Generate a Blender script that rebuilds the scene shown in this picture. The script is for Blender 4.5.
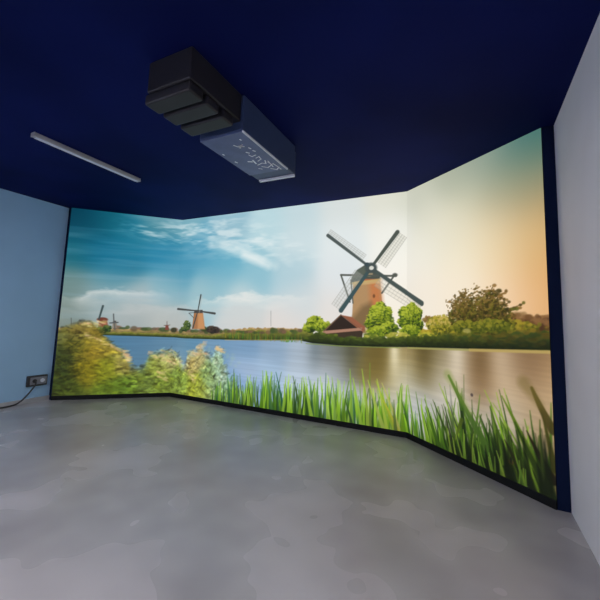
import bpy, bmesh, math
import numpy as np
from mathutils import Matrix, Vector

scene = bpy.context.scene
for o in list(bpy.data.objects): bpy.data.objects.remove(o)

# ---------------------------------------------------------------- camera
HEIGHT = 3.355                       # ceiling height in metres
cam_data = bpy.data.cameras.new('camera'); cam = bpy.data.objects.new('camera', cam_data)
scene.collection.objects.link(cam); scene.camera = cam
fwd = Vector((-0.438205, 0.892510, 0.106781)); right = Vector((0.898721, 0.437229, 0.033638)); up = Vector((0.016666, -0.110707, 0.993713))
cam.matrix_world = Matrix(((right.x, up.x, -fwd.x, 0), (right.y, up.y, -fwd.y, 0), (right.z, up.z, -fwd.z, 1.5), (0, 0, 0, 1)))
cam_data.sensor_width = 36; cam_data.lens = 346.72 / 600 * 36
cam_data.shift_x = -2.35 / 600; cam_data.shift_y = -17.7 / 600; cam_data.clip_start = .02

# ---------------------------------------------------------------- world, exposure, lamp strengths
world = bpy.data.worlds.new('world'); scene.world = world; world.use_nodes = True
world.node_tree.nodes['Background'].inputs[0].default_value = (.02, .022, .03, 1)
world.node_tree.nodes['Background'].inputs[1].default_value = 1
scene.view_settings.view_transform = 'Standard'; scene.view_settings.look = 'None'
scene.view_settings.exposure = 0; scene.view_settings.gamma = 1; scene.view_settings.use_curve_mapping = False
LAMP_STRENGTH = 88; LAMP_COLOUR = (1.0, .93, .90)
SCREEN_STRENGTH = 1.0

# ---------------------------------------------------------------- helpers
def lin(c): return tuple(((v / 255 / 12.92) if v / 255 <= .04045 else ((v / 255 + .055) / 1.055)**2.4) for v in c)
def material(name, base, rough=.6, metal=0, mottling=0, scale=3, spec=.5, bump=0, rough_var=0):
    m = bpy.data.materials.new(name); m.use_nodes = True; nt = m.node_tree; b = nt.nodes['Principled BSDF']
    b.inputs['Roughness'].default_value = rough; b.inputs['Metallic'].default_value = metal; b.inputs['Specular IOR Level'].default_value = spec
    tc = nt.nodes.new('ShaderNodeTexCoord'); n = nt.nodes.new('ShaderNodeTexNoise'); n.inputs['Scale'].default_value = scale; n.inputs['Detail'].default_value = 2
    nt.links.new(tc.outputs['Object'], n.inputs['Vector'])
    r = nt.nodes.new('ShaderNodeValToRGB'); nt.links.new(n.outputs['Fac'], r.inputs['Fac'])
    r.color_ramp.elements[0].position = .25; r.color_ramp.elements[1].position = .75; r.color_ramp.interpolation = 'EASE'
    r.color_ramp.elements[0].color = tuple(v * (1 - mottling) for v in base) + (1,); r.color_ramp.elements[1].color = tuple(min(1, v * (1 + mottling)) for v in base) + (1,)
    nt.links.new(r.outputs['Color'], b.inputs['Base Color'])
    if rough_var:
        mr = nt.nodes.new('ShaderNodeMapRange'); mr.inputs['To Min'].default_value = rough - rough_var; mr.inputs['To Max'].default_value = rough + rough_var
        nt.links.new(n.outputs['Fac'], mr.inputs['Value']); nt.links.new(mr.outputs['Result'], b.inputs['Roughness'])
    if bump:
        n2 = nt.nodes.new('ShaderNodeTexNoise'); n2.inputs['Scale'].default_value = scale * 25; nt.links.new(tc.outputs['Object'], n2.inputs['Vector'])
        bp = nt.nodes.new('ShaderNodeBump'); bp.inputs['Strength'].default_value = bump; bp.inputs['Distance'].default_value = .01
        nt.links.new(n2.outputs['Fac'], bp.inputs['Height']); nt.links.new(bp.outputs['Normal'], b.inputs['Normal'])
    return m
def emitter(name, colour, strength):
    m = bpy.data.materials.new(name); m.use_nodes = True; b = m.node_tree.nodes['Principled BSDF']
    b.inputs['Base Color'].default_value = (.8, .8, .8, 1); b.inputs['Emission Color'].default_value = tuple(colour) + (1,); b.inputs['Emission Strength'].default_value = strength
    return m
def box(bm, x0, x1, y0, y1, z0, z1, bevel=0, M=None):
    r = bmesh.ops.create_cube(bm, size=1); vs = r['verts']
    for v in vs: v.co = Vector(((x0 + x1) / 2 + v.co.x * (x1 - x0), (y0 + y1) / 2 + v.co.y * (y1 - y0), (z0 + z1) / 2 + v.co.z * (z1 - z0)))
    if bevel:
        es = list({e for v in vs for e in v.link_edges}); q = bmesh.ops.bevel(bm, geom=es, offset=bevel, segments=2, affect='EDGES', profile=.5)
    if M is not None: bmesh.ops.transform(bm, matrix=M, verts=bm.verts)
def prism(bm, pts, z0, z1):
    a = [bm.verts.new((x, y, z0)) for x, y in pts]; b = [bm.verts.new((x, y, z1)) for x, y in pts]; n = len(pts)
    bm.faces.new(a[::-1]); bm.faces.new(b)
    for i in range(n): bm.faces.new((a[i], a[(i + 1) % n], b[(i + 1) % n], b[i]))
    bmesh.ops.recalc_face_normals(bm, faces=bm.faces)
def tube(bm, pts, rad, seg=10):
    pts = [Vector(p) for p in pts]; rings = []
    for i, p in enumerate(pts):
        d = (pts[min(i + 1, len(pts) - 1)] - pts[max(i - 1, 0)]).normalized(); a = d.cross(Vector((0, 0, 1)))
        if a.length < .05: a = d.cross(Vector((1, 0, 0)))
        a.normalize(); c = d.cross(a)
        rings.append([bm.verts.new(p + (a * math.cos(t) + c * math.sin(t)) * rad) for t in [2 * math.pi * k / seg for k in range(seg)]])
    for A, B in zip(rings, rings[1:]):
        for k in range(seg): bm.faces.new((A[k], A[(k + 1) % seg], B[(k + 1) % seg], B[k]))
    bm.faces.new(rings[0][::-1]); bm.faces.new(rings[-1]); bmesh.ops.recalc_face_normals(bm, faces=bm.faces)
def smooth_path(P, n=8):
    P = [Vector(p) for p in P]; P = [P[0]] + P + [P[-1]]; out = []
    for i in range(1, len(P) - 2):
        for k in range(n):
            t = k / n; a, b, c, d = P[i - 1:i + 3]
            out.append(.5 * ((2 * b) + (c - a) * t + (2 * a - 5 * b + 4 * c - d) * t * t + (-a + 3 * b - 3 * c + d) * t**3))
    return out + [P[-2]]
def obj(name, bm, mat, parent=None, smooth=False):
    me = bpy.data.meshes.new(name); bm.to_mesh(me); bm.free(); me.materials.append(mat)
    if smooth:
        for p in me.polygons: p.use_smooth = True
    o = bpy.data.objects.new(name, me); scene.collection.objects.link(o)
    if parent:
        o.parent = parent; o.matrix_parent_inverse = Matrix.Translation(-Vector(parent.location)) if parent.parent is None else Matrix.Identity(4)
    return o
def thing(name, label, category, loc, group=None):
    o = bpy.data.objects.new(name, None); scene.collection.objects.link(o); o.location = loc; o.empty_display_size = .1
    o['label'] = label; o['category'] = category
    if group: o['group'] = group
    return o
def boxes(name, mat, parent, *bs, bevel=0):
    bm = bmesh.new()
    for b in bs: box(bm, *b, bevel=bevel)
    return obj(name, bm, mat, parent)
def structure(name, mat, *bs, bevel=0):
    o = boxes(name, mat, None, *bs, bevel=bevel); o['kind'] = 'structure'; return o

# ---------------------------------------------------------------- materials
M_FLOOR = material('polished_grey_floor', (.42, .41, .44), .27, mottling=.22, scale=1.3, rough_var=.05, spec=.5)
M_CEIL = material('navy_ceiling_paint', (.0050, .0095, .075), .6, mottling=.25, scale=.8, spec=.025)
M_WALL_BLUE = material('pale_blue_wall', (.33, .55, .80), .65, mottling=.03, scale=1.5, bump=.05, spec=.3)  # left wall only: bluer base colour than the other walls
M_WALL = material('pale_wall_paint', (.85, .84, .93), .65, mottling=.03, scale=1.5, bump=.05, spec=.3)
M_DARK = material('black_frame', (.007, .008, .010), .6, spec=.2)
M_NAVY = material('dark_navy_board', (.003, .009, .04), .8, spec=.12)
M_BODY = material('projector_housing', (.035, .06, .15), .45, mottling=.05, scale=8)
M_PLATE = material('projector_plate', (.085, .115, .26), .42, mottling=.12, scale=9)
M_RIB = material('projector_rear', (.016, .016, .023), .5, mottling=.1, scale=8)
M_PALE = material('pale_edging', (.70, .74, .85), .4)
M_WHITE = material('white_lettering', (.9, .92, .98), .5)
M_ALU = material('aluminium_profile', (.45, .45, .48), .4, metal=.3)
M_SKIRT = material('grey_skirting', (.42, .43, .47), .5)
M_SOCKET = material('grey_socket_plastic', (.22, .23, .27), .5)
M_RUBBER = material('black_rubber', (.03, .03, .035), .6)

# ---------------------------------------------------------------- the room
XL, XR, YB, YF = -6.504, .706, -3.2, 5.25
POSTS = [(-6.423, 3.595), (-5.057, 4.896), (-.796, 4.896), (.609, 3.705)]
structure('floor', M_FLOOR, (XL - .1, XR + .1, YB - .1, YF + .1, -.1, 0))
structure('ceiling', M_CEIL, (XL - .1, XR + .1, YB - .1, YF + .1, HEIGHT, HEIGHT + .1))
structure('wall_left', M_WALL_BLUE, (XL - .1, XL, YB, YF, 0, HEIGHT))
structure('wall_right', M_WALL, (XR, XR + .1, YB, YF, 0, HEIGHT))
structure('wall_back', M_WALL, (XL, XR, YB - .1, YB, 0, HEIGHT))
structure('wall_front', M_WALL, (XL, XR, YF, YF + .1, 0, HEIGHT))
structure('trim_1', M_NAVY, (XL, POSTS[0][0] - .004, 3.60, 3.70, 0, HEIGHT))
structure('trim_2', M_NAVY, (POSTS[3][0] + .004, XR, 3.705, 3.80, 0, HEIGHT))
structure('baseboard_left', M_SKIRT, (XL, XL + .018, YB, 3.60, 0, .075), bevel=.003)

# lamps of the room, behind the camera
def lamp(x, y, label):
    t = thing('ceiling_light', label, 'light', (x, y, HEIGHT))
    boxes('frame', M_ALU, t, (x - .62, x + .62, y - .17, y - .15, HEIGHT - .05, HEIGHT), (x - .62, x + .62, y + .15, y + .17, HEIGHT - .05, HEIGHT), (x - .62, x - .60, y - .15, y + .15, HEIGHT - .05, HEIGHT), (x + .60, x + .62, y - .15, y + .15, HEIGHT - .05, HEIGHT))
    boxes('diffuser', emitter('lamp_diffuser', LAMP_COLOUR, LAMP_STRENGTH), t, (x - .60, x + .60, y - .15, y + .15, HEIGHT - .04, HEIGHT - .01))
lamp(-1.2, -1.3, 'rectangular warm white ceiling lamp behind the viewer, the one nearer the right wall')
lamp(-4.6, -1.3, 'rectangular warm white ceiling lamp behind the viewer, the one nearer the left wall')

# ---------------------------------------------------------------- the picture on the display
# Picture coordinates: metres along the unfolded display (0 at its left edge) and metres above the floor.
PPM = 150.0
LENGTH, LOW, HIGH = 7.989, 0.072, 3.355
NX, NY = int(LENGTH * PPM) + 1, int((HIGH - LOW) * PPM) + 1

class Picture:
    def __init__(self):
        self.x = np.linspace(0, LENGTH, NX); self.y = np.linspace(LOW, HIGH, NY)
        self.X, self.Y = np.meshgrid(self.x, self.y)
        self.c = np.zeros((NY, NX, 3)); self.rs = np.random.RandomState(7)
    def gradient(self, pts, sig, m=None):
        P = np.array([p for p, _ in pts]); K = np.array([k for _, k in pts]) / 255.0
        st = 6; xs = self.X[::st, ::st]; ys = self.Y[::st, ::st]
        d = (xs[..., None] - P[:, 0])**2 + (ys[..., None] - P[:, 1])**2
        w = np.exp(-d / (2 * sig**2)) + 1e-4 / (d + .05)**2
        c = (w @ K) / w.sum(-1)[..., None]
        fx = np.arange(NX) / st; fy = np.arange(NY) / st
        ix = np.minimum(fx.astype(int), c.shape[1] - 2); iy = np.minimum(fy.astype(int), c.shape[0] - 2)
        tx = np.clip(fx - ix, 0, 1.5)[None, :, None]; ty = np.clip(fy - iy, 0, 1.5)[:, None, None]
        g = lambda a, b: c[np.ix_(iy + a, ix + b)]
        full = (g(0, 0) * (1 - tx) + g(0, 1) * tx) * (1 - ty) + (g(1, 0) * (1 - tx) + g(1, 1) * tx) * ty
        self.mix(full, np.ones((NY, NX)) if m is None else m)
    def mix(self, col, m, sl=None):
        t = self.c if sl is None else self.c[sl]
        t += (np.asarray(col) - t) * np.clip(m, 0, 1)[..., None]
    def noise(self, sx, sy, seed, oct=3, shear=0.0):
        out = 0; amp = 1; tot = 0; X = self.X + shear * self.Y
        for o in range(oct):
            r = np.random.RandomState(seed * 31 + o).rand(256, 256)
            u = X / sx * 2**o + 50; v = self.Y / sy * 2**o + 50
            iu = np.floor(u).astype(int); iv = np.floor(v).astype(int); fu = u - iu; fv = v - iv
            fu = fu * fu * (3 - 2 * fu); fv = fv * fv * (3 - 2 * fv)
            q = lambda a, b: r[(iv + a) % 256, (iu + b) % 256]
            out = out + amp * ((q(0, 0) * (1 - fu) + q(0, 1) * fu) * (1 - fv) + (q(1, 0) * (1 - fu) + q(1, 1) * fu) * fv)
            tot += amp; amp *= .55
        return out / tot
    def box(self, x0, x1, y0, y1):
        i0, i1 = np.searchsorted(self.x, [x0, x1]); j0, j1 = np.searchsorted(self.y, [y0, y1])
        return (slice(max(j0 - 1, 0), j1 + 1), slice(max(i0 - 1, 0), i1 + 1))
    def polymask(self, pts, soft=.012):
        P = np.array(pts, float); pad = soft * 2 + .02
        sl = self.box(P[:, 0].min() - pad, P[:, 0].max() + pad, P[:, 1].min() - pad, P[:, 1].max() + pad)
        X, Y = self.X[sl], self.Y[sl]; ins = np.zeros(X.shape, bool); D = np.full(X.shape, 9.)
        for a, b in zip(P, np.roll(P, -1, 0)):
            e = b - a; L2 = max(e @ e, 1e-9)
            t = np.clip(((X - a[0]) * e[0] + (Y - a[1]) * e[1]) / L2, 0, 1)
            D = np.minimum(D, np.hypot(X - a[0] - t * e[0], Y - a[1] - t * e[1]))
            if a[1] != b[1]:
                ins ^= ((Y < a[1]) != (Y < b[1])) & (X < a[0] + (Y - a[1]) / (b[1] - a[1]) * (b[0] - a[0]))
        return np.clip(.5 + np.where(ins, D, -D) / soft, 0, 1), sl
    def poly(self, pts, col, a=1, soft=.012):
        m, sl = self.polymask(pts, soft)
        if m.size: self.mix(np.array(col) / 255., m * a, sl)
    def line(self, p, q, w, col, a=1, w2=None, bend=0, soft=.01, col2=None):
        """a tapering, slightly bent stroke from p (width w) to q (width w2)"""
        p = np.array(p, float); q = np.array(q, float); w2 = w if w2 is None else w2
        e = q - p; n = np.array([-e[1], e[0]]); mid = (p + q) / 2 + n * bend
        n_ = 7 if bend else 1; ts = np.linspace(0, 1, n_ + 1)[:, None]
        C = (1 - ts)**2 * p + 2 * ts * (1 - ts) * mid + ts**2 * q if bend else np.array([p, q])
        pad = max(w, w2) + .03
        sl = self.box(C[:, 0].min() - pad, C[:, 0].max() + pad, C[:, 1].min() - pad, C[:, 1].max() + pad)
        X, Y = self.X[sl], self.Y[sl]
        if not X.size: return
        M = np.full(X.shape, -9.); T = np.zeros(X.shape)
        for k in range(len(C) - 1):
            a0, b0 = C[k], C[k + 1]; d = b0 - a0; L2 = max(d @ d, 1e-9)
            t = np.clip(((X - a0[0]) * d[0] + (Y - a0[1]) * d[1]) / L2, 0, 1); tt = (k + t) / (len(C) - 1)
            v = (w + (w2 - w) * tt) / 2 - np.hypot(X - a0[0] - t * d[0], Y - a0[1] - t * d[1])
            T = np.where(v > M, tt, T); M = np.maximum(M, v)
        c = np.array(col) / 255.
        if col2 is not None: c = c + (np.array(col2) / 255. - c) * T[..., None]
        self.mix(c, np.clip(.5 + M / soft, 0, 1) * a, sl)
    def blob(self, c, rx, ry, col, a=1, hard=2.):
        sl = self.box(c[0] - rx * 1.5, c[0] + rx * 1.5, c[1] - ry * 1.5, c[1] + ry * 1.5)
        d = np.hypot((self.X[sl] - c[0]) / rx, (self.Y[sl] - c[1]) / ry)
        if d.size: self.mix(np.array(col) / 255., np.clip((1.15 - d) * hard, 0, 1) * a, sl)
    def outline(self, pts):
        """height of a polyline at every column"""
        P = sorted(pts); return np.interp(self.x, [p[0] for p in P], [p[1] for p in P])

def paint_picture():
    g = Picture(); R = g.rs; U = R.uniform
    # sky
    g.gradient([
        ((0.027, 3.279),(2,58,78)),((0.235, 3.065),(0,72,96)),((0.63, 3.167),(10,92,112)),((0.12, 2.595),(20,100,118)),((0.1, 1.967),(110,138,136)),((0.073, 1.44),(120,135,128)),
        ((0.512, 2.632),(10,104,138)),((0.981, 2.96),(30,120,148)),((0.86, 2.384),(30,118,150)),((0.724, 2.042),(95,150,165)),((0.589, 1.727),(150,168,170)),((1.074, 1.787),(172,186,188)),
        ((1.105, 1.386),(160,170,170)),((1.484, 3.21),(80,140,155)),((1.608, 2.734),(38,130,165)),((1.911, 2.368),(75,150,180)),((1.75, 1.974),(140,180,192)),((1.702, 1.405),(180,185,182)),
        ((1.925, 3.313),(125,175,190)),((2.38, 2.731),(80,155,185)),((2.764, 2.377),(88,162,190)),((3.095, 2.473),(104,174,198)),((3.636, 2.277),(140,190,206)),((2.902, 2.065),(150,192,204)),((2.566, 1.941),(158,192,200)),((3.355, 1.799),(195,212,215)),((3.377, 1.457),(208,208,206)),
        ((3.048, 3.151),(150,190,205)),((3.893, 3.074),(185,215,222)),((4.454, 3.239),(195,215,220)),((4.472, 2.773),(205,222,226)),((4.313, 2.208),(175,205,215)),((4.509, 1.805),(205,215,218)),((4.347, 1.408),(222,215,210)),
        ((5.141, 3.276),(215,222,220)),((5.154, 2.724),(225,232,232)),((5.168, 2.11),(222,228,230)),((5.1, 1.659),(228,222,216)),
        ((5.905, 3.305),(222,222,208)),((5.979, 2.81),(240,240,232)),((5.983, 2.094),(246,243,234)),((6.052, 1.745),(245,236,220)),
        ((6.304, 3.252),(205,208,190)),((6.581, 2.896),(226,225,206)),((6.825, 2.58),(242,236,214)),((6.489, 2.453),(246,243,228)),((6.486, 1.931),(252,242,225)),((6.913, 3.306),(182,188,168)),((7.268, 3.346),(146,162,148)),((7.195, 3.022),(204,204,178)),
        ((7.051, 2.71),(232,225,198)),((7.311, 2.421),(244,230,196)),((7.042, 2.241),(252,242,216)),((7.036, 1.895),(255,240,218)),((7.569, 3.218),(130,152,140)),((7.56, 2.898),(185,180,150)),((7.55, 2.583),(228,208,168)),
        ((7.538, 2.169),(248,224,182)),((7.526, 1.763),(255,228,198)),((7.883, 3.286),(50,112,112)),((7.935, 3.162),(70,115,108)),((7.944, 2.913),(140,138,108)),((7.953, 2.67),(190,160,110)),
        ((7.973, 2.289),(215,170,105)),((7.985, 1.924),(225,165,95)),((7.981, 1.613),(228,170,110)),((7.78, 1.753),(250,210,165)),((7.801, 2.324),(235,202,150)),((7.772, 2.927),(165,165,135))], .22)
    # high cloud: a thin band of flecks running down from the upper left, and one long low bank
    band = np.interp(g.x, [0.635, 1.313, 1.937, 3.067, 4.211, 5.007], [3.167, 3.055, 3.112, 2.984, 2.651, 2.413])
    n = g.noise(.55, .10, 3, 4, -.8) * .6 + g.noise(.16, .05, 5, 2, .9) * .4
    dist = np.abs(g.Y - band[None, :]); wid = np.interp(g.x, [.5, 1.2, 2.2, 3.2, 4.2, 5], [.10, .15, .30, .36, .26, .05])[None, :]
    fade = np.clip((g.X - 0.602) / .8, 0, 1) * np.clip((5.2 - g.X) / 1.2, 0, 1)
    g.mix(np.array([232, 240, 240]) / 255., np.clip((n - .42) * 4.2, 0, 1) * np.exp(-(dist / wid)**2) * fade * .62)
    for p, q, w, a in (((2.661, 2.809), (3.767, 2.444), .10, .55), ((2.959, 2.826), (4.025, 2.366), .13, .5), ((3.411, 2.583), (3.889, 2.371), .10, .8), ((2.099, 3.1), (3.19, 2.684), .07, .4), ((3.168, 3.012), (4.304, 2.421), .06, .35)):
        g.line(p, q, w, (236, 242, 240), a, w * .6, .04, .16)
    def bank(tops, amps, col, fall):
        tp = g.outline(tops)[None]; am = np.interp(g.x, [p[0] for p in tops], amps)[None]; nz = (g.noise(.30, .12, 71, 4) - .5) * .22
        d = tp + nz - g.Y; g.mix(np.array(col) / 255., np.clip(d / .08 + .5, 0, 1) * np.exp(-np.clip(d, 0, 9) / fall) * am)
    bank([(0.121, 1.739), (0.297, 1.837), (0.572, 1.924), (0.976, 1.966), (1.402, 1.935), (1.846, 1.884)], [.25, .7, .85, .8, .6, 0], (226,226,222), .16)
    bank([(2.098, 1.735), (2.578, 1.794), (3.027, 1.868), (3.453, 1.902), (3.955, 1.852), (4.508, 1.821), (4.849, 1.869)], [0, .45, .8, .85, .7, .4, 0], (238,236,230), .14)
    bank([(0.296, 1.501), (1.088, 1.604), (1.981, 1.639), (3.152, 1.641), (4.336, 1.661)], [.2, .4, .5, .4, 0], (205,205,203), .12)
    m = g.noise(1.4, .09, 9, 3, .0)
    g.mix(np.array([150, 182, 198]) / 255., np.clip((m - .5) * 3, 0, 1) * .22 * np.clip((3.6 - g.X) / 1.5, 0, 1) * (g.Y > 1.3))
    # water
    WL = [(-0.062, 1.127), (0.33, 1.117), (0.801, 1.109), (1.379, 1.101), (1.847, 1.091), (2.158, 1.087), (2.862, 1.107), (3.602, 1.131), (4.533, 1.183), (4.705, 1.162), (5.191, 1.147), (5.711, 1.151), (6.12, 1.177), (6.73, 1.217), (7.282, 1.254), (7.716, 1.284), (7.993, 1.301)]
    water = g.outline(WL)
    wm = np.clip((water[None, :] - g.Y) * 90 + .5, 0, 1)
    g.gradient([
        ((0.195, 0.925),(60,110,150)),((0.889, 1.021),(55,110,155)),((1.307, 0.937),(62,115,160)),((1.735, 0.941),(80,130,170)),((1.496, 0.666),(70,115,150)),((2.299, 0.878),(85,140,180)),((2.876, 0.917),(115,155,190)),
        ((3.511, 0.96),(120,155,188)),((4.092, 1),(140,165,190)),((4.54, 1),(165,180,195)),((3.532, 0.633),(165,185,210)),((3.345, 0.369),(120,160,205)),((4.016, 0.647),(165,190,215)),((4.553, 0.652),(185,200,215)),
        ((4.877, 0.979),(150,155,158)),((5.036, 1.064),(105,110,105)),((5.199, 0.787),(150,155,158)),((4.92, 0.616),(200,210,220)),((5.376, 1.058),(95,98,80)),((5.527, 0.887),(125,112,60)),((5.712, 1.041),(105,88,40)),((5.757, 0.812),(140,120,60)),
        ((5.892, 1.095),(150,135,85)),((6.166, 1.075),(165,145,95)),((6.121, 0.807),(205,200,175)),((6.482, 1.145),(110,95,50)),((6.392, 0.885),(160,145,100)),((6.729, 1.134),(140,125,85)),((6.726, 0.899),(195,185,160)),((6.995, 1.173),(205,190,165)),
        ((7.046, 0.949),(200,180,155)),((7.257, 1.2),(130,105,65)),((7.3, 0.989),(165,130,90)),((7.51, 1.206),(185,160,130)),((7.556, 0.981),(215,190,155)),((7.761, 1.215),(150,120,85)),((7.94, 1.218),(160,125,85)),
        ((7.931, 1.002),(225,190,145)),((7.791, 0.755),(210,190,160)),((7.945, 0.709),(170,140,100)),((7.491, 0.587),(190,182,165)),((6.873, 0.643),(205,200,190)),((6.391, 0.537),(195,198,198)),((5.788, 0.438),(185,185,170)),((5.359, 0.383),(185,195,205)),
        ((4.567, 0.281),(175,195,215)),((3.847, 0.267),(140,170,205)),((2.081, 0.59),(130,160,185)),((6.866, 0.202),(150,155,130)),((7.86, 0.265),(90,85,50))], .16, wm)
    for x, w, c, a in ((5.974, .07, (250,240,205), .85), (6.981, .10, (245,232,208), .5), (7.511, .12, (230,205,175), .35), (5.754, .16, (100,84,36), .6), (6.464, .15, (95,80,40), .6), (7.282, .13, (112,84,48), .6), (5.376, .10, (70,70,56), .45), (7.81, .16, (120,90,60), .4), (4.793, .10, (90,110,120), .4)):
        d = 1.15 - g.Y; ww = w * (1 + np.clip(d, 0, 2) * .9)
        g.mix(np.array(c) / 255., np.exp(-((g.X - x) / ww)**2) * a * wm * np.exp(-(np.clip(d, 0, 2) / .42)**2))
    g.mix(np.array([116, 140, 150]) / 255., wm * .42 * np.clip((3.4 - g.X) / 1.2, 0, 1))
    rip = g.noise(.9, .025, 14, 2)
    g.c *= (1 + (rip - .5) * .10 * wm)[..., None]
    # far bank, left and middle
    def band_fill(top, bot, c_top, c_bot, rough=.02, seed=1, a=1.):
        t = g.outline(top); b = g.outline(bot); lo = max(min(p[0] for p in top), min(p[0] for p in bot)); hi = min(max(p[0] for p in top), max(p[0] for p in bot))
        nz = np.interp(g.x, np.arange(0, 8.2, .035), np.random.RandomState(seed).rand(235)) - .5
        t = t + nz * rough; m = np.clip((t[None] - g.Y) * 70 + .5, 0, 1) * np.clip((g.Y - b[None]) * 90 + .5, 0, 1) * ((g.X >= lo) & (g.X <= hi))
        f = np.clip((g.Y - b[None]) / np.maximum(t - b, .01)[None], 0, 1)[..., None]
        tex = (g.noise(.05, .035, seed + 40, 2) - .5)[..., None] * .35
        col = (np.array(c_bot) * (1 - f) + np.array(c_top) * f) / 255. * (1 + tex)
        g.mix(col, m * a)
    base = [(p[0], p[1] - .005) for p in WL]
    band_fill([(-0.072, 1.229), (0.791, 1.233), (1.285, 1.227), (2.122, 1.214), (2.851, 1.247), (3.59, 1.33), (4.748, 1.377)], base, (176,146,96), (70,78,34), .03, 2)
    band_fill([(0.638, 1.159), (1.46, 1.158), (2.128, 1.141), (2.856, 1.177), (3.592, 1.296), (4.749, 1.331)], base, (138,136,56), (34,50,22), .03, 3)
    for k in range(46):                                              # distant hedge and farm roofs on the far bank
        x = 0.759 + (4.527 - 0.759) * k / 45 + U(-.03, .03); y = np.interp(x, [p[0] for p in WL], [p[1] for p in WL])
        big = U(.02, .055); g.blob((x, y + .13 + U(-.01, .02)), U(.04, .09), big, [(70,85,45), (95,80,60), (120,90,70), (55,75,40)][k % 4], .8)
    SHR = [(30,50,26), (48,72,34), (72,94,44), (96,112,54)]; DRK = [(40,38,34), (58,50,44), (78,64,52)]; g.blob((2.872, 1.265), .09, .06, (60,50,45), 1, 3)
    g.blob((2.598, 1.271), .09, .05, (55,70,35)); g.blob((1.874, 1.222), .07, .05, (60,60,40))
    g.line((3.998, 1.379), (3.986, 1.622), .008, (120,125,125), .8)
    for k in range(120):
        x = 3.015 + U(0, 1) * (4.566 - 3.015); g.line((x, 1.14 + U(0, .02)), (x + U(-.02, .02), 1.24 + U(-.03, .05)), .018, (int(U(60, 150)), int(U(95, 150)), int(U(30, 60))), .4, .006)
    g.line((3.082, 1.102), (4.567, 1.185), .012, (190,170,110), .7)
    # small mills
    def mill(base_l, base_r, top_l, top_r, c1, c2, cap):
        g.poly([base_l, base_r, top_r, top_l], c1, 1, .012)
        m = lambda a, b, t: (a[0] * (1 - t) + b[0] * t, a[1] * (1 - t) + b[1] * t)
        g.poly([m(base_l, base_r, .45), base_r, top_r, m(top_l, top_r, .45)], c2, .8, .05)
        g.poly([top_l, top_r, m(m(top_l, top_r, .75), (top_r[0], top_r[1] + cap), .8), m(m(top_l, top_r, .25), (top_l[0], top_l[1] + cap), .8)], (70, 62, 55), 1, .012)
    mill((2.314, 1.259), (2.621, 1.272), (2.336, 1.553), (2.55, 1.558), (165,115,75), (205,150,100), .07)
    sail = (70,72,70)
    g.line((2.429, 1.592), (2.476, 1.886), .022, sail, 1, .032); g.line((2.429, 1.592), (1.932, 1.62), .022, sail, 1, .04); g.line((2.429, 1.592), (2.827, 1.555), .022, sail, 1, .04); g.line((2.429, 1.592), (2.336, 1.279), .022, sail, 1, .03)
    g.line((2.344, 1.461), (2.214, 1.55), .012, sail); g.line((2.214, 1.55), (2.407, 1.564), .010, sail)
    g.line((2.466, 1.574), (2.507, 1.876), .03, (170,180,180), .35)
    mill((0.599, 1.246), (0.757, 1.25), (0.605, 1.352), (0.732, 1.356), (120,75,55), (150,85,60), .05)
    g.blob((0.658, 1.381), .09, .04, (110,60,45), 1, 3); g.line((0.602, 1.388), (0.646, 1.622), .028, (60,75,75), 1, .035)
    mill((0.823, 1.234), (0.904, 1.236), (0.83, 1.341), (0.879, 1.343), (150,140,125), (120,110,95), .03)
    g.line((0.846, 1.342), (0.827, 1.485), .02, (85,88,88)); g.line((0.783, 1.322), (0.912, 1.337), .022, (85,88,88)); g.line((0.846, 1.342), (0.874, 1.199), .016, (85,88,88))
    g.poly([(1.715, 1.219), (1.785, 1.22), (1.768, 1.313), (1.719, 1.312)], (125,70,60)); g.line((1.744, 1.313), (1.739, 1.378), .012, (110,90,85)); g.line((1.692, 1.304), (1.796, 1.314), .012, (110,90,85))
    g.line((0.188, 1.253), (0.171, 1.391), .012, (90,95,90))
    # trees and meadow behind the near bank
    NB = [(4.585, 1.171), (4.739, 1.149), (5.191, 1.14), (5.711, 1.151), (6.12, 1.177), (6.73, 1.217), (7.282, 1.254), (7.716, 1.284), (7.993, 1.301)]
    band_fill([(6.053, 1.389), (6.301, 1.426), (6.733, 1.455), (7.288, 1.496), (7.625, 1.525), (7.82, 1.557), (8.004, 1.569)], [(p[0], p[1]) for p in NB], (185,160,50), (60,75,20), .03, 6)
    def crown(c, rx, ry, cols, n, seed, holes=0., leaf=.03):
        r = np.random.RandomState(seed)
        for k in range(n):
            a = r.uniform(0, 2 * np.pi); q = np.sqrt(r.rand()); x = c[0] + np.cos(a) * q * rx * r.uniform(.85, 1.12); y = c[1] + np.sin(a) * q * ry * r.uniform(.85, 1.15)
            t = np.clip(.5 + (y - c[1]) / ry * .35 - (x - c[0]) / rx * .1 + r.uniform(-.4, .4), 0, .999)
            g.blob((x, y), leaf * r.uniform(.6, 1.5), leaf * r.uniform(.5, 1.1), cols[int(t * len(cols))], .75, 2.)
    GL = [(34,50,18), (58,82,22), (98,120,26), (146,160,36), (178,188,60)]
    crown((7.646, 1.554), .30, .06, [(110,75,45), (130,95,55), (160,125,80)], 90, 5, leaf=.035)
    crown((7.892, 1.541), .30, .07, [(80,50,30), (110,75,40), (140,100,60)], 90, 6, leaf=.035)
    crown((4.779, 1.454), .14, .10, GL, 350, 8, leaf=.018); crown((4.896, 1.413), .16, .08, GL[1:], 300, 9, leaf=.018); crown((4.68, 1.374), .10, .06, GL, 60, 10)
    crown((6.57, 1.548), .10, .04, [(120,95,50), (150,120,60)], 40, 11, leaf=.025)
    crown((6.749, 1.491), .22, .11, [(80,80,20), (125,125,30), (175,160,50), (200,175,90)], 500, 12, leaf=.02)
    crown((7.572, 1.494), .34, .07, [(80,80,20), (120,115,30), (165,145,45)], 300, 18, leaf=.022)
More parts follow.
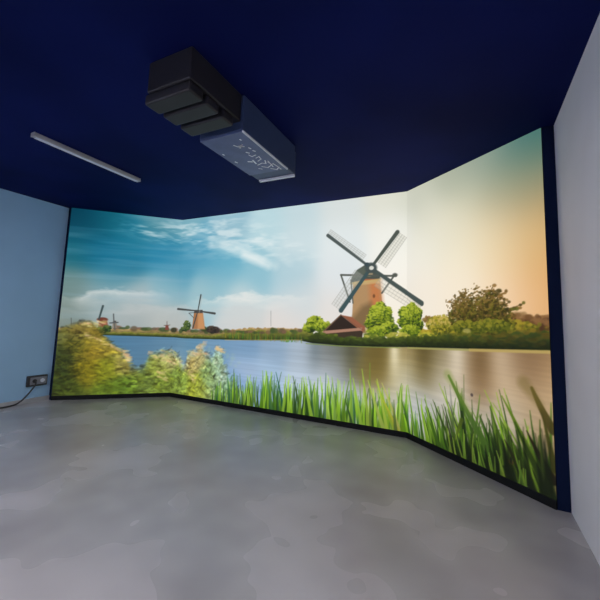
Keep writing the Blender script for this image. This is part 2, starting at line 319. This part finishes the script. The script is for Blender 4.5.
    crown((2.186, 1.318), .09, .085, SHR, 170, 101, leaf=.016); crown((2.143, 1.252), .10, .04, SHR, 70, 102, leaf=.016); crown((2.781, 1.27), .11, .06, DRK, 120, 103, leaf=.02); crown((0.65, 1.194), .16, .05, SHR, 90, 104, leaf=.02); crown((0.743, 1.232), .07, .05, SHR, 60, 105, leaf=.018)
    # thatched brick windmill
    tower = [(5.356, 1.329), (5.367, 1.518), (5.377, 1.81), (5.372, 2.091), (5.772, 2.113), (5.803, 1.813), (5.848, 1.533), (5.877, 1.354)]
    g.poly(tower, (176,140,98))
    g.poly([(5.637, 1.343), (5.647, 1.669), (5.612, 2.087), (5.772, 2.113), (5.803, 1.813), (5.848, 1.533), (5.877, 1.354)], (196,120,70), .85, .10)
    g.poly([(5.371, 1.33), (5.374, 1.547), (5.514, 1.724), (5.646, 1.783), (5.705, 1.642), (5.694, 1.345)], (112,90,58), .75, .09)
    g.poly([(5.372, 2.076), (5.772, 2.113), (5.772, 2.055), (5.373, 2.017)], (205,175,120), .7, .02); g.poly([(5.507, 2.148), (5.757, 2.156), (5.772, 2.098), (5.508, 2.089)], (170,90,55), .9, .02)
    g.blob((5.688, 1.869), .02, .03, (90,60,40), .7)
    g.poly([(5.334, 2.062), (5.355, 2.151), (5.43, 2.253), (5.55, 2.323), (5.683, 2.289), (5.771, 2.185), (5.779, 2.112), (5.568, 2.117)], (74,82,74), 1, .015)
    g.poly([(5.356, 2.136), (5.445, 2.253), (5.55, 2.309), (5.595, 2.248), (5.507, 2.148)], (96,104,92), .7, .04); g.blob((5.618, 2.189), .05, .04, (196,170,130), .9, 3)
    g.line((5.342, 2.054), (5.772, 2.105), .03, (196,170,110), .8)
    beam = (84,88,80)
    g.line((5.183, 2.186), (5.996, 2.15), .028, beam); g.line((5.183, 2.186), (5.332, 1.781), .025, beam); g.line((5.968, 2.151), (5.802, 1.912), .025, beam); g.line((5.341, 2.107), (5.378, 1.766), .02, beam); g.blob((5.982, 2.165), .04, .03, beam)
    hub = (5.639, 2.276)
    def big_sail(tip, side, w0, w1, cl):
        h = np.array(hub); t = np.array(tip); e = t - h; n = np.array([-e[1], e[0]]) / np.hypot(*e) * side
        a0 = h + e * .20; b = [a0 + n * w0, t + n * w1, t, a0]
        g.poly(b, cl, .30, .02)
        for k in range(1, 5): g.line(a0 + n * w0 * k / 4, t + n * w1 * k / 4, .007, (140,138,128), .5)
        for k in range(15):
            f = k / 14; p = a0 + (t - a0) * f; g.line(p, p + n * (w0 + (w1 - w0) * f), .007, (150,150,138), .28)
    big_sail((4.938, 2.819), -1, .11, .10, (205,210,206)); big_sail((6.021, 2.778), -1, .17, .15, (200,198,182))
    big_sail((6.432, 1.752), -1, .19, .17, (214,208,190)); big_sail((5.195, 1.646), -1, .18, .18, (196,200,196))
    g.line(hub, (4.955, 2.81), .035, (80,90,88), 1, .055); g.line(hub, (6.014, 2.778), .04, (76,84,76), 1, .06)
    g.line(hub, (6.146, 1.911), .05, (72,84,80), 1, .062); g.line((6.146, 1.911), (6.432, 1.759), .062, (72,84,80), 1, .07); g.line(hub, (5.195, 1.653), .045, (62,84,86), 1, .07)
    g.blob(hub, .09, .08, (70,80,78), 1, 3); g.blob((5.647, 2.276), .035, .03, (215,215,205), 1, 3); g.blob((5.579, 2.33), .04, .03, (60,75,80), 1, 3)
    # barn
    g.poly([(4.949, 1.295), (4.995, 1.387), (5.197, 1.572), (5.534, 1.366), (5.522, 1.224), (5.032, 1.181)], (62,50,38))
    g.poly([(5.196, 1.587), (5.367, 1.562), (5.578, 1.411), (5.535, 1.352), (5.43, 1.419)], (150,92,66)); g.poly([(4.947, 1.348), (5.196, 1.587), (5.46, 1.392)], (48,38,32))
    g.poly([(4.915, 1.339), (5.519, 1.415), (5.52, 1.373), (4.916, 1.294)], (172,128,106)); g.line((5.196, 1.587), (4.931, 1.339), .018, (110,84,66)); g.line((5.196, 1.587), (5.534, 1.38), .012, (120,84,66), .7)
    g.line((5.578, 1.411), (5.624, 1.244), .03, (215,205,150), .7)
    # bushes beside the mill, hedge along the near bank
    for p in ((5.705, 1.656), (5.861, 1.645), (5.65, 1.47), (6.12, 1.65), (6.358, 1.636), (6.107, 1.514), (6.376, 1.481), (5.776, 1.714), (6.244, 1.704)): crown(p, .08, .07, GL, 200, int(p[0] * 97), leaf=.016)
    crown((5.777, 1.545), .17, .17, GL, 900, 20, leaf=.017); crown((5.765, 1.363), .17, .07, GL[1:], 300, 21, leaf=.018); crown((5.904, 1.41), .12, .10, GL, 260, 22, leaf=.018)
    crown((6.225, 1.57), .17, .17, GL, 900, 23, leaf=.017); crown((6.225, 1.397), .17, .08, GL[1:], 300, 24, leaf=.018)
    crown((6.027, 1.32), .16, .05, [(150,150,50), (190,180,80)], 40, 25); crown((6.517, 1.335), .14, .06, [(150,150,40), (190,180,60)], 50, 25); crown((5.652, 1.273), .10, .06, [(150,160,60), (190,180,80), (90,110,30)], 50, 26)
    tr = (70,60,25)
    g.line((7.286, 1.411), (7.291, 1.601), .05, (85,62,30), 1, .03)
    r = np.random.RandomState(31)
    for k in range(26):                                              # the airy tree: fanned twigs carrying russet leaves
        a = r.uniform(.15, 3.0); L_ = r.uniform(.25, .52); c0 = (7.289, 1.538); tip = (c0[0] + np.cos(a) * L_ * 1.05, c0[1] + np.sin(a) * L_ * .74)
        g.line(c0, tip, .02, (100,72,35), .8, .006, r.uniform(-.15, .15))
        for j in range(12):
            f = r.uniform(.35, 1.03); g.blob((c0[0] + (tip[0] - c0[0]) * f + r.uniform(-.05, .05), c0[1] + (tip[1] - c0[1]) * f + r.uniform(-.04, .04)), r.uniform(.014, .034), r.uniform(.010, .024), [(70,60,20), (110,82,35), (140,105,50), (95,95,30)][r.randint(4)], .85)
    crown((7.266, 1.59), .37, .20, [(52,58,14), (75,78,20), (105,98,30), (130,112,45)], 620, 33, leaf=.019); crown((7.254, 1.633), .38, .25, [(50,44,16), (66,58,20), (92,76,30), (124,98,46)], 700, 36, leaf=.015); crown((7.255, 1.655), .44, .30, [(70,58,24), (110,86,42), (140,112,60)], 130, 37, leaf=.012)
    crown((7.136, 1.469), .22, .08, [(60,70,18), (95,100,25), (140,135,40)], 300, 34, leaf=.02); crown((7.429, 1.49), .22, .07, [(60,70,18), (95,100,25), (140,135,40)], 300, 35, leaf=.02)
    g.blob((7.122, 1.436), .06, .03, (205,190,110), .6)
    hedge = [(4.585, 1.171), (4.685, 1.252), (4.833, 1.32), (4.965, 1.281), (5.266, 1.267), (5.521, 1.266), (5.919, 1.287), (6.394, 1.327), (6.732, 1.383), (7.16, 1.394), (7.516, 1.423), (7.77, 1.455), (8, 1.474)]
    band_fill(hedge, NB, (66,80,30), (24,32,16), .05, 44)
    for k in range(420):
        x = U(4.636, 7.98); b = np.interp(x, [p[0] for p in NB], [p[1] for p in NB]); t = np.interp(x, [p[0] for p in hedge], [p[1] for p in hedge]); y = U(b + .015, t + .02)
        q = (y - b) / max(t - b, .02); warm = np.clip((x - 6.4) / 1.5, 0, 1)
        c = np.array([26, 36, 16]) * (1 - q) + np.array([80 + 36 * warm, 94, 30]) * q; g.blob((x, y), U(.02, .05), U(.01, .025), c * U(.75, 1.2), .6)
    g.line((4.638, 1.135), (5.191, 1.132), .012, (120,140,60), .8); g.line((5.191, 1.132), (6.054, 1.16), .012, (130,145,70), .8); g.line((6.166, 1.168), (7.157, 1.232), .022, (165,160,95), .9); g.line((7.157, 1.232), (7.993, 1.292), .03, (190,165,95), .9)
    # blurred goldenrod at the lower left
    goal = [(-0.019, 1.145), (0.045, 1.249), (0.191, 1.305), (0.339, 1.362), (0.494, 1.367), (0.599, 1.246), (0.707, 1.089), (0.948, 0.898), (1.103, 0.792), (1.168, 0.596), (1.289, 0.524), (1.415, 0.63), (1.486, 0.811), (1.655, 0.849), (1.828, 0.868), (2.013, 0.785), (2.132, 0.576), (2.223, 0.656), (2.253, 0.857), (2.441, 0.905), (2.55, 1.001), (2.677, 0.868), (2.818, 0.809), (2.894, 0.97), (3.03, 0.928), (3.091, 0.677), (3.212, 0.471), (3.368, 0.323), (3.659, 0.181)]
    top = g.outline(goal); m = np.clip((top[None] - g.Y) * np.where(g.X < 1.0, 14, 6) + .1, 0, 1) * (g.X < 3.571) * np.clip(1 - (g.X - 2.2) / 2.2, .55, 1)
    g.gradient([((-0.029, 1.093),(110,110,50)),((0.061, 0.754),(60,70,20)),((0.071, 0.334),(50,62,15)),((0.19, 0.165),(80,92,20)),((0.271, 0.926),(120,110,25)),((0.324, 1.187),(130,115,50)),((0.461, 0.497),(132,116,14)),((0.508, 0.842),(150,124,24)),((0.657, 0.93),(146,126,40)),((0.773, 0.494),(130,130,20)),((0.881, 0.146),(90,110,20)),((1.087, 0.579),(165,150,70)),((1.115, 0.226),(95,125,30)),
        ((1.355, 0.309),(110,130,50)),((1.588, 0.575),(150,160,60)),((1.752, 0.702),(190,185,110)),((1.787, 0.211),(120,140,45)),((2.107, 0.322),(130,155,60)),((2.319, 0.664),(185,160,90)),((2.426, 0.797),(205,180,100)),((2.472, 0.273),(160,165,30)),((2.799, 0.48),(150,175,70)),((2.968, 0.581),(185,210,140)),((3.352, 0.256),(140,170,60))], .10, m * .9)
    r = np.random.RandomState(50)
    for k in range(3000):
        x = r.uniform(0, 3.452); tp = np.interp(x, g.x, top); y = r.uniform(LOW, tp + .01)
        j = min(int(x * PPM), NX - 1); i = int(np.clip((y - LOW) * PPM, 0, NY - 1)); c = g.c[i, j] * 255 * r.uniform(.35, 1.5) + np.array([4, 2, -4])
        if x < .32 and r.rand() < .6: c = c * .5
        a = r.uniform(-.5, .4) if x < 1.6 else r.uniform(-.9, 1.2); L_ = r.uniform(.03, .09); g.line((x, y), (x + np.cos(a) * L_, y + np.sin(a) * L_), r.uniform(.015, .035), np.clip(c, 0, 255), .5, .01, soft=.03)
    for k in range(170):
        x = r.uniform(0, .5); y = r.uniform(LOW, 1.0); a = r.uniform(-1.2, 1.2); L_ = r.uniform(.05, .16); c = [(24,30,8), (36,44,12), (52,56,18), (86,92,28)][r.randint(4)]
        g.line((x, y), (x + np.cos(a) * L_, y + np.sin(a) * L_), r.uniform(.015, .04), c, .6 * (1 - x / .6), .008, r.uniform(-.2, .2), .025)
    for k in range(230):                                             # pale pink flower plumes streaked by the wind
        seg = [((0.285, 1.273), (0.686, 1.337), .05), ((0.391, 1.118), (1.118, 0.81), .05), ((1.052, 0.809), (1.129, 0.667), .05), ((1.436, 0.793), (1.959, 0.818), .07), ((1.492, 0.721), (2.101, 0.646), .08), ((2.204, 0.853), (2.677, 0.868), .06), ((2.438, 0.941), (2.618, 1.023), .06), ((2.287, 0.483), (2.491, 0.327), .07), ((2.872, 0.969), (3.03, 0.928), .04), ((1.632, 0.448), (1.795, 0.337), .07)][r.randint(10)]
        f = r.rand(); x = seg[0][0] + (seg[1][0] - seg[0][0]) * f; y = seg[0][1] + (seg[1][1] - seg[0][1]) * f + r.uniform(-1, .6) * seg[2]
        c = [(226,190,150), (236,214,160), (214,168,122), (206,200,110)][r.randint(4)]
        g.line((x, y), (x + r.uniform(.03, .09), y + r.uniform(-.03, .01)), r.uniform(.014, .03), c, .5, .01, soft=.03)
    for k in range(60):
        x = r.uniform(2.687, 3.413); y = r.uniform(.25, .95); g.blob((x, y), r.uniform(.03, .06), r.uniform(.02, .05), (188,214,150), .16, .8)
    # sword-shaped reeds
    G = [(36,66,18), (62,104,22), (92,140,24), (128,172,40), (160,196,80), (48,92,60)]
    def reeds(px0, px1, n, hmin, hmax, seed, wid=(.02, .05), lean=(-.10, .06), pal=G, a=.95):
        r = np.random.RandomState(seed)
        for k in range(n):
            x = r.uniform(px0, px1); h = hmin + (hmax - hmin) * r.rand()**1.4; d = r.uniform(*lean) * (h / .5); c = np.array(pal[r.randint(len(pal))]) * r.uniform(.85, 1.1)
            c2 = c * 1.15 + np.array([18, 22, 8]); g.line((x, LOW - .03), (x + d, LOW + h), r.uniform(*wid), c * .8, a, .006, r.uniform(-.10, .10), .012, np.clip(c2, 0, 255))
    reeds(2.876, 3.586, 60, .12, .34, 60, (.015, .03)); reeds(3.222, 4.046, 90, .2, .50, 61, (.015, .035))
    for t, b, w in (((3.306, 0.629), (3.385, 0.065), .05), ((3.716, 0.538), (3.722, 0.094), .03), ((3.435, 0.559), (3.524, 0.116), .03)): g.line(b, t, w, (70,100,50), .85, .008, .05)
    P2 = G + [(112,160,30), (140,180,50)]
    reeds(3.893, 6.168, 210, .15, .46, 62, (.02, .04), pal=[(60,96,24), (80,122,26), (36,76,26)]); reeds(3.893, 6.168, 130, .28, .62, 63, (.02, .045), pal=P2)
    YG = (150,190,60)
    for t, b, w, c in (((4.127, 0.657), (4.297, 0.096), .05, (40,96,70)), ((3.982, 0.581), (4.081, 0.096), .05, (70,120,60)), ((4.31, 0.598), (4.281, 0.064), .045, YG), ((4.433, 0.625), (4.593, 0.05), .05, (60,90,30)), ((4.605, 0.628), (4.775, 0.062), .06, YG), ((4.589, 0.611), (4.559, 0.059), .05, (110,150,40)),
        ((4.855, 0.638), (4.857, 0.031), .05, (90,140,40)), ((4.981, 0.724), (4.985, 0.037), .035, (80,120,100)), ((5.078, 0.675), (5.141, 0.019), .05, (130,170,70)), ((5.351, 0.815), (5.396, 0.032), .05, (130,175,60)), ((5.398, 0.694), (5.526, 0.025), .055, (150,190,60)), ((5.339, 0.645), (5.263, 0.01), .05, (90,130,30)),
        ((5.528, 0.832), (5.626, 0.015), .055, (150,180,60)), ((5.642, 0.925), (5.663, 0.422), .035, (110,135,50)), ((5.617, 0.688), (5.846, 0.038), .06, (165,185,80)), ((5.73, 0.687), (6.006, 0.051), .065, (150,175,50)), ((5.744, 0.715), (5.887, 0.019), .05, (170,195,70)), ((5.813, 0.669), (6.058, 0.047), .05, (180,180,90)),
        ((5.829, 0.443), (6.032, 0.03), .05, (170,170,50)), ((6.069, 0.644), (6.084, 0.039), .05, (110,150,30)), ((5.977, 0.462), (6.006, 0.039), .05, (90,110,50)), ((5.284, 0.387), (5.396, 0.004), .04, (50,80,40))):
        g.line((b[0], LOW - .02), t, w, np.array(c) * .8, .95, .008, U(-.05, .05), .012, np.clip(np.array(c) * 1.08, 0, 255))
    DG = [(18,34,8), (34,60,12), (56,90,18), (84,120,26), (110,140,36)]
    x0 = 6.16
    reeds(x0, 6.75, 34, .2, .55, 70, (.03, .05), (-.16, .0), G); reeds(6.6, 7.98, 120, .15, .55, 71, (.03, .055), (-.34, .08), DG[:4]); reeds(7.2, 7.98, 120, .15, .5, 77, (.03, .06), (-.34, .0), DG[:3]); reeds(6.9, 7.98, 30, .5, .85, 72, (.03, .055), (-.38, .04), DG[1:])
    for t, b, w, w2, c, a in (((6.167, 0.682), (6.318, 0.028), .05, .006, (110,160,40), 1), ((6.319, 0.622), (6.458, 0.013), .045, .006, (70,110,30), 1), ((6.479, 0.617), (6.591, -0.024), .05, .006, (120,160,50), 1), ((6.612, 0.586), (7.027, -0.059), .075, .006, (50,75,20), 1), ((6.408, 0.48), (6.558, -0.012), .06, .01, (130,170,40), 1), ((6.753, 0.559), (6.895, 0.211), .03, .006, (60,62,40), .9),
        ((6.842, 0.536), (6.937, 0.224), .025, .005, (80,90,50), .9), ((6.876, 0.81), (6.925, 0.328), .05, .01, (110,116,100), .5), ((7.073, 0.953), (7.04, -0.054), .025, .005, (70,90,40), .9), ((7.271, 0.78), (7.187, 0.303), .04, .006, (90,125,40), 1), ((7.171, 0.708), (7.18, 0.001), .04, .006, (60,80,30), 1),
        ((6.862, 0.909), (7.595, -0.016), .11, .035, (72,104,34), .92), ((7.038, 0.551), (7.104, -0.08), .10, .03, (28,46,12), 1), ((6.922, 0.166), (7.037, 0.466), .05, .008, (90,110,30), 1), ((7.397, 0.728), (7.501, 0.199), .06, .008, (96,128,34), 1), ((7.385, 0.686), (7.598, 0.074), .06, .008, (60,84,20), 1),
        ((7.52, 0.822), (7.866, 0.201), .085, .010, (92,118,28), 1), ((7.492, 0.607), (7.751, 0.137), .10, .012, (76,104,24), 1), ((7.645, 0.61), (7.921, 0.127), .08, .010, (44,62,16), 1), ((7.757, 0.562), (7.966, 0.226), .085, .010, (34,28,10), 1), ((7.877, 0.691), (7.9, 0.199), .05, .006, (60,76,24), 1), ((7.889, 0.796), (7.985, 0.314), .06, .006, (70,70,22), 1),
        ((7.816, 0.954), (7.982, 0.637), .085, .03, (84,74,24), .9), ((7.517, 0.398), (7.561, 0.149), .04, .01, (28,30,16), 1), ((7.538, 0.414), (7.766, 0.059), .07, .01, (50,44,16), 1)):
        g.line(b, t, w, np.array(c) * .75, a, w2, U(-.04, .04), .014, np.array(c) * 1.1)
    g.line((6.848, 0.918), (7.143, 0.577), .12, (130,150,60), .35, .05, soft=.05); g.line((7.744, 0.986), (7.882, 0.82), .12, (110,95,40), .4, .06, soft=.06)
    g.blob((7.593, 0.233), .03, .025, (190,100,40), .7); g.blob((7.172, 0.76), .02, .02, (70,60,60), .8); g.blob((7.594, 0.251), .012, .03, (20,20,30), .9)
    for k in range(120):                                             # dark tangle at the foot of the reeds
        x = U(6.9, 7.98); f = (x - 6.9) / 1.08; g.line((x, LOW - .02), (x - U(.0, .10), LOW + U(.08, .18 + .42 * f)), U(.02, .05), (16, 24, 7), .55, .006, U(-.1, .1), .02)
    reeds(6.75, 7.75, 26, .12, .34, 91, (.02, .035), (-.2, .04), [(84,112,34), (108,130,44), (60,88,26)])
    # the right panel runs a little dimmer than the middle one, as the photograph shows at the fold
    g.c[:, g.x > 6.147] *= .965
    return np.clip(g.c, 0, 1)

# ---------------------------------------------------------------- the three-sided display
picture = paint_picture()
pic_lin = np.where(picture <= .04045, picture / 12.92, ((picture + .055) / 1.055)**2.4)
M_PIC = bpy.data.materials.new('lit_display_picture'); M_PIC.use_nodes = True
nt = M_PIC.node_tree; b = nt.nodes['Principled BSDF']; b.inputs['Base Color'].default_value = (.01, .01, .012, 1); b.inputs['Roughness'].default_value = .6; b.inputs['Specular IOR Level'].default_value = .1
at = nt.nodes.new('ShaderNodeAttribute'); at.attribute_name = 'picture'; nt.links.new(at.outputs['Color'], b.inputs['Emission Color']); b.inputs['Emission Strength'].default_value = SCREEN_STRENGTH
wall = thing('display_wall', 'huge three-sided lit display wall showing windmills beside a reedy river', 'display', (-2.9, 4.9, 0))
s0 = 0.0; panel_labels = ['left angled panel, goldenrod and blue sky', 'wide middle panel with the big windmill', 'right angled panel, sunset sky and tall reeds']
def panel_picture(s0, P, Q, parent):
    P = Vector((*P, 0)); Q = Vector((*Q, 0)); L = (Q - P).length; d = (Q - P) / L; n = Vector((d.y, -d.x, 0))
    nx = int(L * PPM) + 1; ny = NY; u = np.linspace(0, L, nx); ys = np.linspace(LOW, HIGH, ny)
    fx = np.clip((s0 + u) * (NX - 1) / LENGTH, 0, NX - 1.001); i = fx.astype(int); f = (fx - i)[None, :, None]
    col = pic_lin[:, i] * (1 - f) + pic_lin[:, i + 1] * f
    co = np.zeros((ny, nx, 3)); co[..., 0] = P.x + d.x * u + n.x * .003; co[..., 1] = P.y + d.y * u + n.y * .003; co[..., 2] = ys[:, None]
    me = bpy.data.meshes.new('picture'); me.vertices.add(nx * ny); me.vertices.foreach_set('co', co.ravel().astype('f4'))
    a = (np.arange(ny - 1)[:, None] * nx + np.arange(nx - 1)[None]).ravel(); quads = np.stack([a, a + 1, a + nx + 1, a + nx], 1).ravel()
    me.loops.add(len(quads)); me.loops.foreach_set('vertex_index', quads.astype('i4'))
    me.polygons.add(len(a)); me.polygons.foreach_set('loop_start', (np.arange(len(a)) * 4).astype('i4'))
    at = me.attributes.new('picture', 'FLOAT_COLOR', 'POINT'); rgba = np.ones((ny * nx, 4), 'f4'); rgba[:, :3] = col.reshape(-1, 3); at.data.foreach_set('color', rgba.ravel())
    me.update(); me.validate(); me.materials.append(M_PIC)
    o = bpy.data.objects.new('picture', me); scene.collection.objects.link(o); o.parent = parent; return o
# outward offset of the corner posts, so that the three cabinets meet in clean mitres
def offset(t):
    ds = [(Vector(POSTS[i + 1]) - Vector(POSTS[i])).normalized() for i in range(3)]; ns = [Vector((-d.y, d.x)) for d in ds]; out = []
    for i, p in enumerate(POSTS):
        if i == 0: m = ns[0] * t
        elif i == 3: m = ns[2] * t
        else:
            m = (ns[i - 1] + ns[i]).normalized(); m = m * (t / m.dot(ns[i]))
        out.append(tuple(Vector(p) + m))
    return out
BK = offset(.08); FR = offset(-.012)
for k in range(3):
    bm = bmesh.new(); prism(bm, [POSTS[k], POSTS[k + 1], BK[k + 1], BK[k]], .0, HEIGHT - .001)
    pn = obj('display_panel', bm, M_DARK, None); pn.parent = wall; pn['label'] = panel_labels[k]
    pn.matrix_parent_inverse = Matrix.Translation(-Vector(wall.location))
    pc = panel_picture(s0, POSTS[k], POSTS[k + 1], pn); s0 += (Vector(POSTS[k + 1]) - Vector(POSTS[k])).length
    bm = bmesh.new(); prism(bm, [FR[k], FR[k + 1], POSTS[k + 1], POSTS[k]], .0, LOW)
    sk = obj('bottom_frame', bm, M_DARK, None); sk.parent = pn

# ---------------------------------------------------------------- ceiling projector
x0, x1 = -2.14, -1.68; PZ = 3.03
pj = thing('projector', 'long dark blue grey projector unit hanging from the navy ceiling', 'projector', ((x0 + x1) / 2, 2.4, HEIGHT))
boxes('housing', M_BODY, pj, (x0, x1, 2.20, 3.14, PZ + .012, HEIGHT - .002), bevel=.008)
pl = boxes('bottom_plate', M_PLATE, pj, (x0 + .004, x1 - .012, 2.205, 2.975, PZ, PZ + .012), bevel=.002)
boxes('edge_strip', M_PALE, pj, (x1 - .010, x1 + .003, 2.21, 2.99, PZ - .003, PZ + .014), bevel=.002)
boxes('front_lip', M_PALE, pj, (x0 + .01, x1 - .01, 3.141, 3.175, PZ - .006, PZ + .02), bevel=.004)
boxes('front_cover', M_BODY, pj, (x0 + .01, x1 - .01, 3.141, 3.18, PZ + .021, HEIGHT - .05), bevel=.006)
boxes('rear_housing', M_RIB, pj, (x0 + .02, x1 - .02, 1.62, 2.199, PZ + .085, HEIGHT - .002), bevel=.01)
for y in (1.63, 1.80, 1.98): boxes('cross_rib', M_RIB, pj, (x0 - .01, x1 - .03, y, y + .14, PZ + .005, PZ + .084), bevel=.014)
def mark(bm, p, q, w):
    p = Vector(p); q = Vector(q); d = (q - p).normalized(); n = Vector((-d.y, d.x)) * w / 2; p = p - d * w * .5; q = q + d * w * .5; z = PZ - .0015
    a = [bm.verts.new((v.x, v.y, z)) for v in (p + n, q + n, q - n, p - n)]; c = [bm.verts.new((v.co.x, v.co.y, PZ)) for v in a]
    bm.faces.new(a)
    for i in range(4): bm.faces.new((a[i], a[(i + 1) % 4], c[(i + 1) % 4], c[i]))
MARKS = [([(-1.892, 2.371), (-1.867, 2.410), (-1.814, 2.383), (-1.869, 2.429)], .010), ([(-1.856, 2.395), (-1.819, 2.420)], .008), ([(-1.791, 2.457), (-1.786, 2.475)], .009), ([(-1.785, 2.514), (-1.776, 2.532)], .009),
    ([(-1.862, 2.520), (-1.848, 2.540)], .010), ([(-1.871, 2.573), (-1.862, 2.610), (-1.813, 2.597)], .007), ([(-1.956, 2.688), (-1.926, 2.704)], .012), ([(-1.900, 2.684), (-1.910, 2.751)], .012), ([(-1.843, 2.651), (-1.799, 2.635), (-1.809, 2.687), (-1.860, 2.712)], .006),
    ([(-1.910, 2.787), (-1.847, 2.764), (-1.816, 2.788), (-1.790, 2.729)], .008), ([(-1.891, 2.832), (-1.846, 2.875), (-1.772, 2.830), (-1.780, 2.767)], .007), ([(-1.768, 2.749), (-1.786, 2.873)], .008), ([(-1.829, 2.906), (-1.784, 2.950), (-1.735, 2.906)], .008), ([(-1.751, 2.815), (-1.742, 2.879), (-1.739, 2.955)], .008), ([(-1.945, 2.860), (-1.923, 2.882)], .008),
    ([(-2.097, 2.471), (-2.094, 2.483)], .009), ([(-2.082, 2.646), (-2.076, 2.663)], .009), ([(-1.779, 2.305), (-1.776, 2.315)], .008)]
for pts, w in MARKS:
    bm = bmesh.new()
    for p, q in zip(pts, pts[1:]): mark(bm, p, q, w * 1.35)
    bmesh.ops.recalc_face_normals(bm, faces=bm.faces)
    lt = obj('lettering', bm, M_WHITE); lt.parent = pl; lt['label'] = 'white painted stroke of the lettering'

# ---------------------------------------------------------------- linear light on the ceiling, switched off
lx = -4.10; ly0, ly1 = 1.84, 3.12
ll = thing('linear_light', 'slim pale linear light strip, unlit, fixed on the ceiling at upper left', 'light', (lx, 2.5, HEIGHT))
boxes('housing', M_ALU, ll, (lx - .035, lx + .035, ly0, ly1, HEIGHT - .045, HEIGHT - .001), bevel=.006)
boxes('diffuser', M_PALE, ll, (lx - .024, lx + .024, ly0 + .02, ly1 - .02, HEIGHT - .052, HEIGHT - .0455), bevel=.002)
for y in (ly0 - .009, ly1 + .0005): boxes('end_cap', M_ALU, ll, (lx - .037, lx + .037, y, y + .0085, HEIGHT - .047, HEIGHT - .001), bevel=.002)

# ---------------------------------------------------------------- socket box and its cable on the left wall
sk = thing('wall_socket', 'small grey double socket box low on the left wall beside the display', 'socket', (XL, 3.38, .35))
boxes('back_box', M_RUBBER, sk, (XL, XL + .035, 3.23, 3.53, .265, .435), bevel=.006)
fp = boxes('face_plate', M_SOCKET, sk, (XL + .0355, XL + .043, 3.27, 3.515, .29, .41), bevel=.003)
for yc in (3.335, 3.45):
    bm = bmesh.new(); bmesh.ops.create_cone(bm, cap_ends=True, segments=20, radius1=.034, radius2=.030, depth=.012)
    bmesh.ops.transform(bm, matrix=Matrix.Translation((XL + .047, yc, .35)) @ Matrix.Rotation(math.pi / 2, 4, 'Y'), verts=bm.verts)
    oo = obj('socket_insert', bm, M_PALE if yc > 3.4 else M_RUBBER); oo.parent = fp
bm = bmesh.new()
tube(bm, smooth_path([(XL + .07, 3.335, .35), (XL + .10, 3.32, .30), (XL + .07, 3.26, .18), (XL + .05, 3.16, .06), (XL + .05, 3.02, .014), (XL + .045, 2.6, .013), (XL + .06, 2.1, .013), (XL + .04, 1.5, .013), (XL + .06, .8, .013)]), .012)
ca = obj('power_cable', bm, M_RUBBER, smooth=True); ca['label'] = 'black cable from the socket box down to the floor along the left wall'; ca['category'] = 'cable'
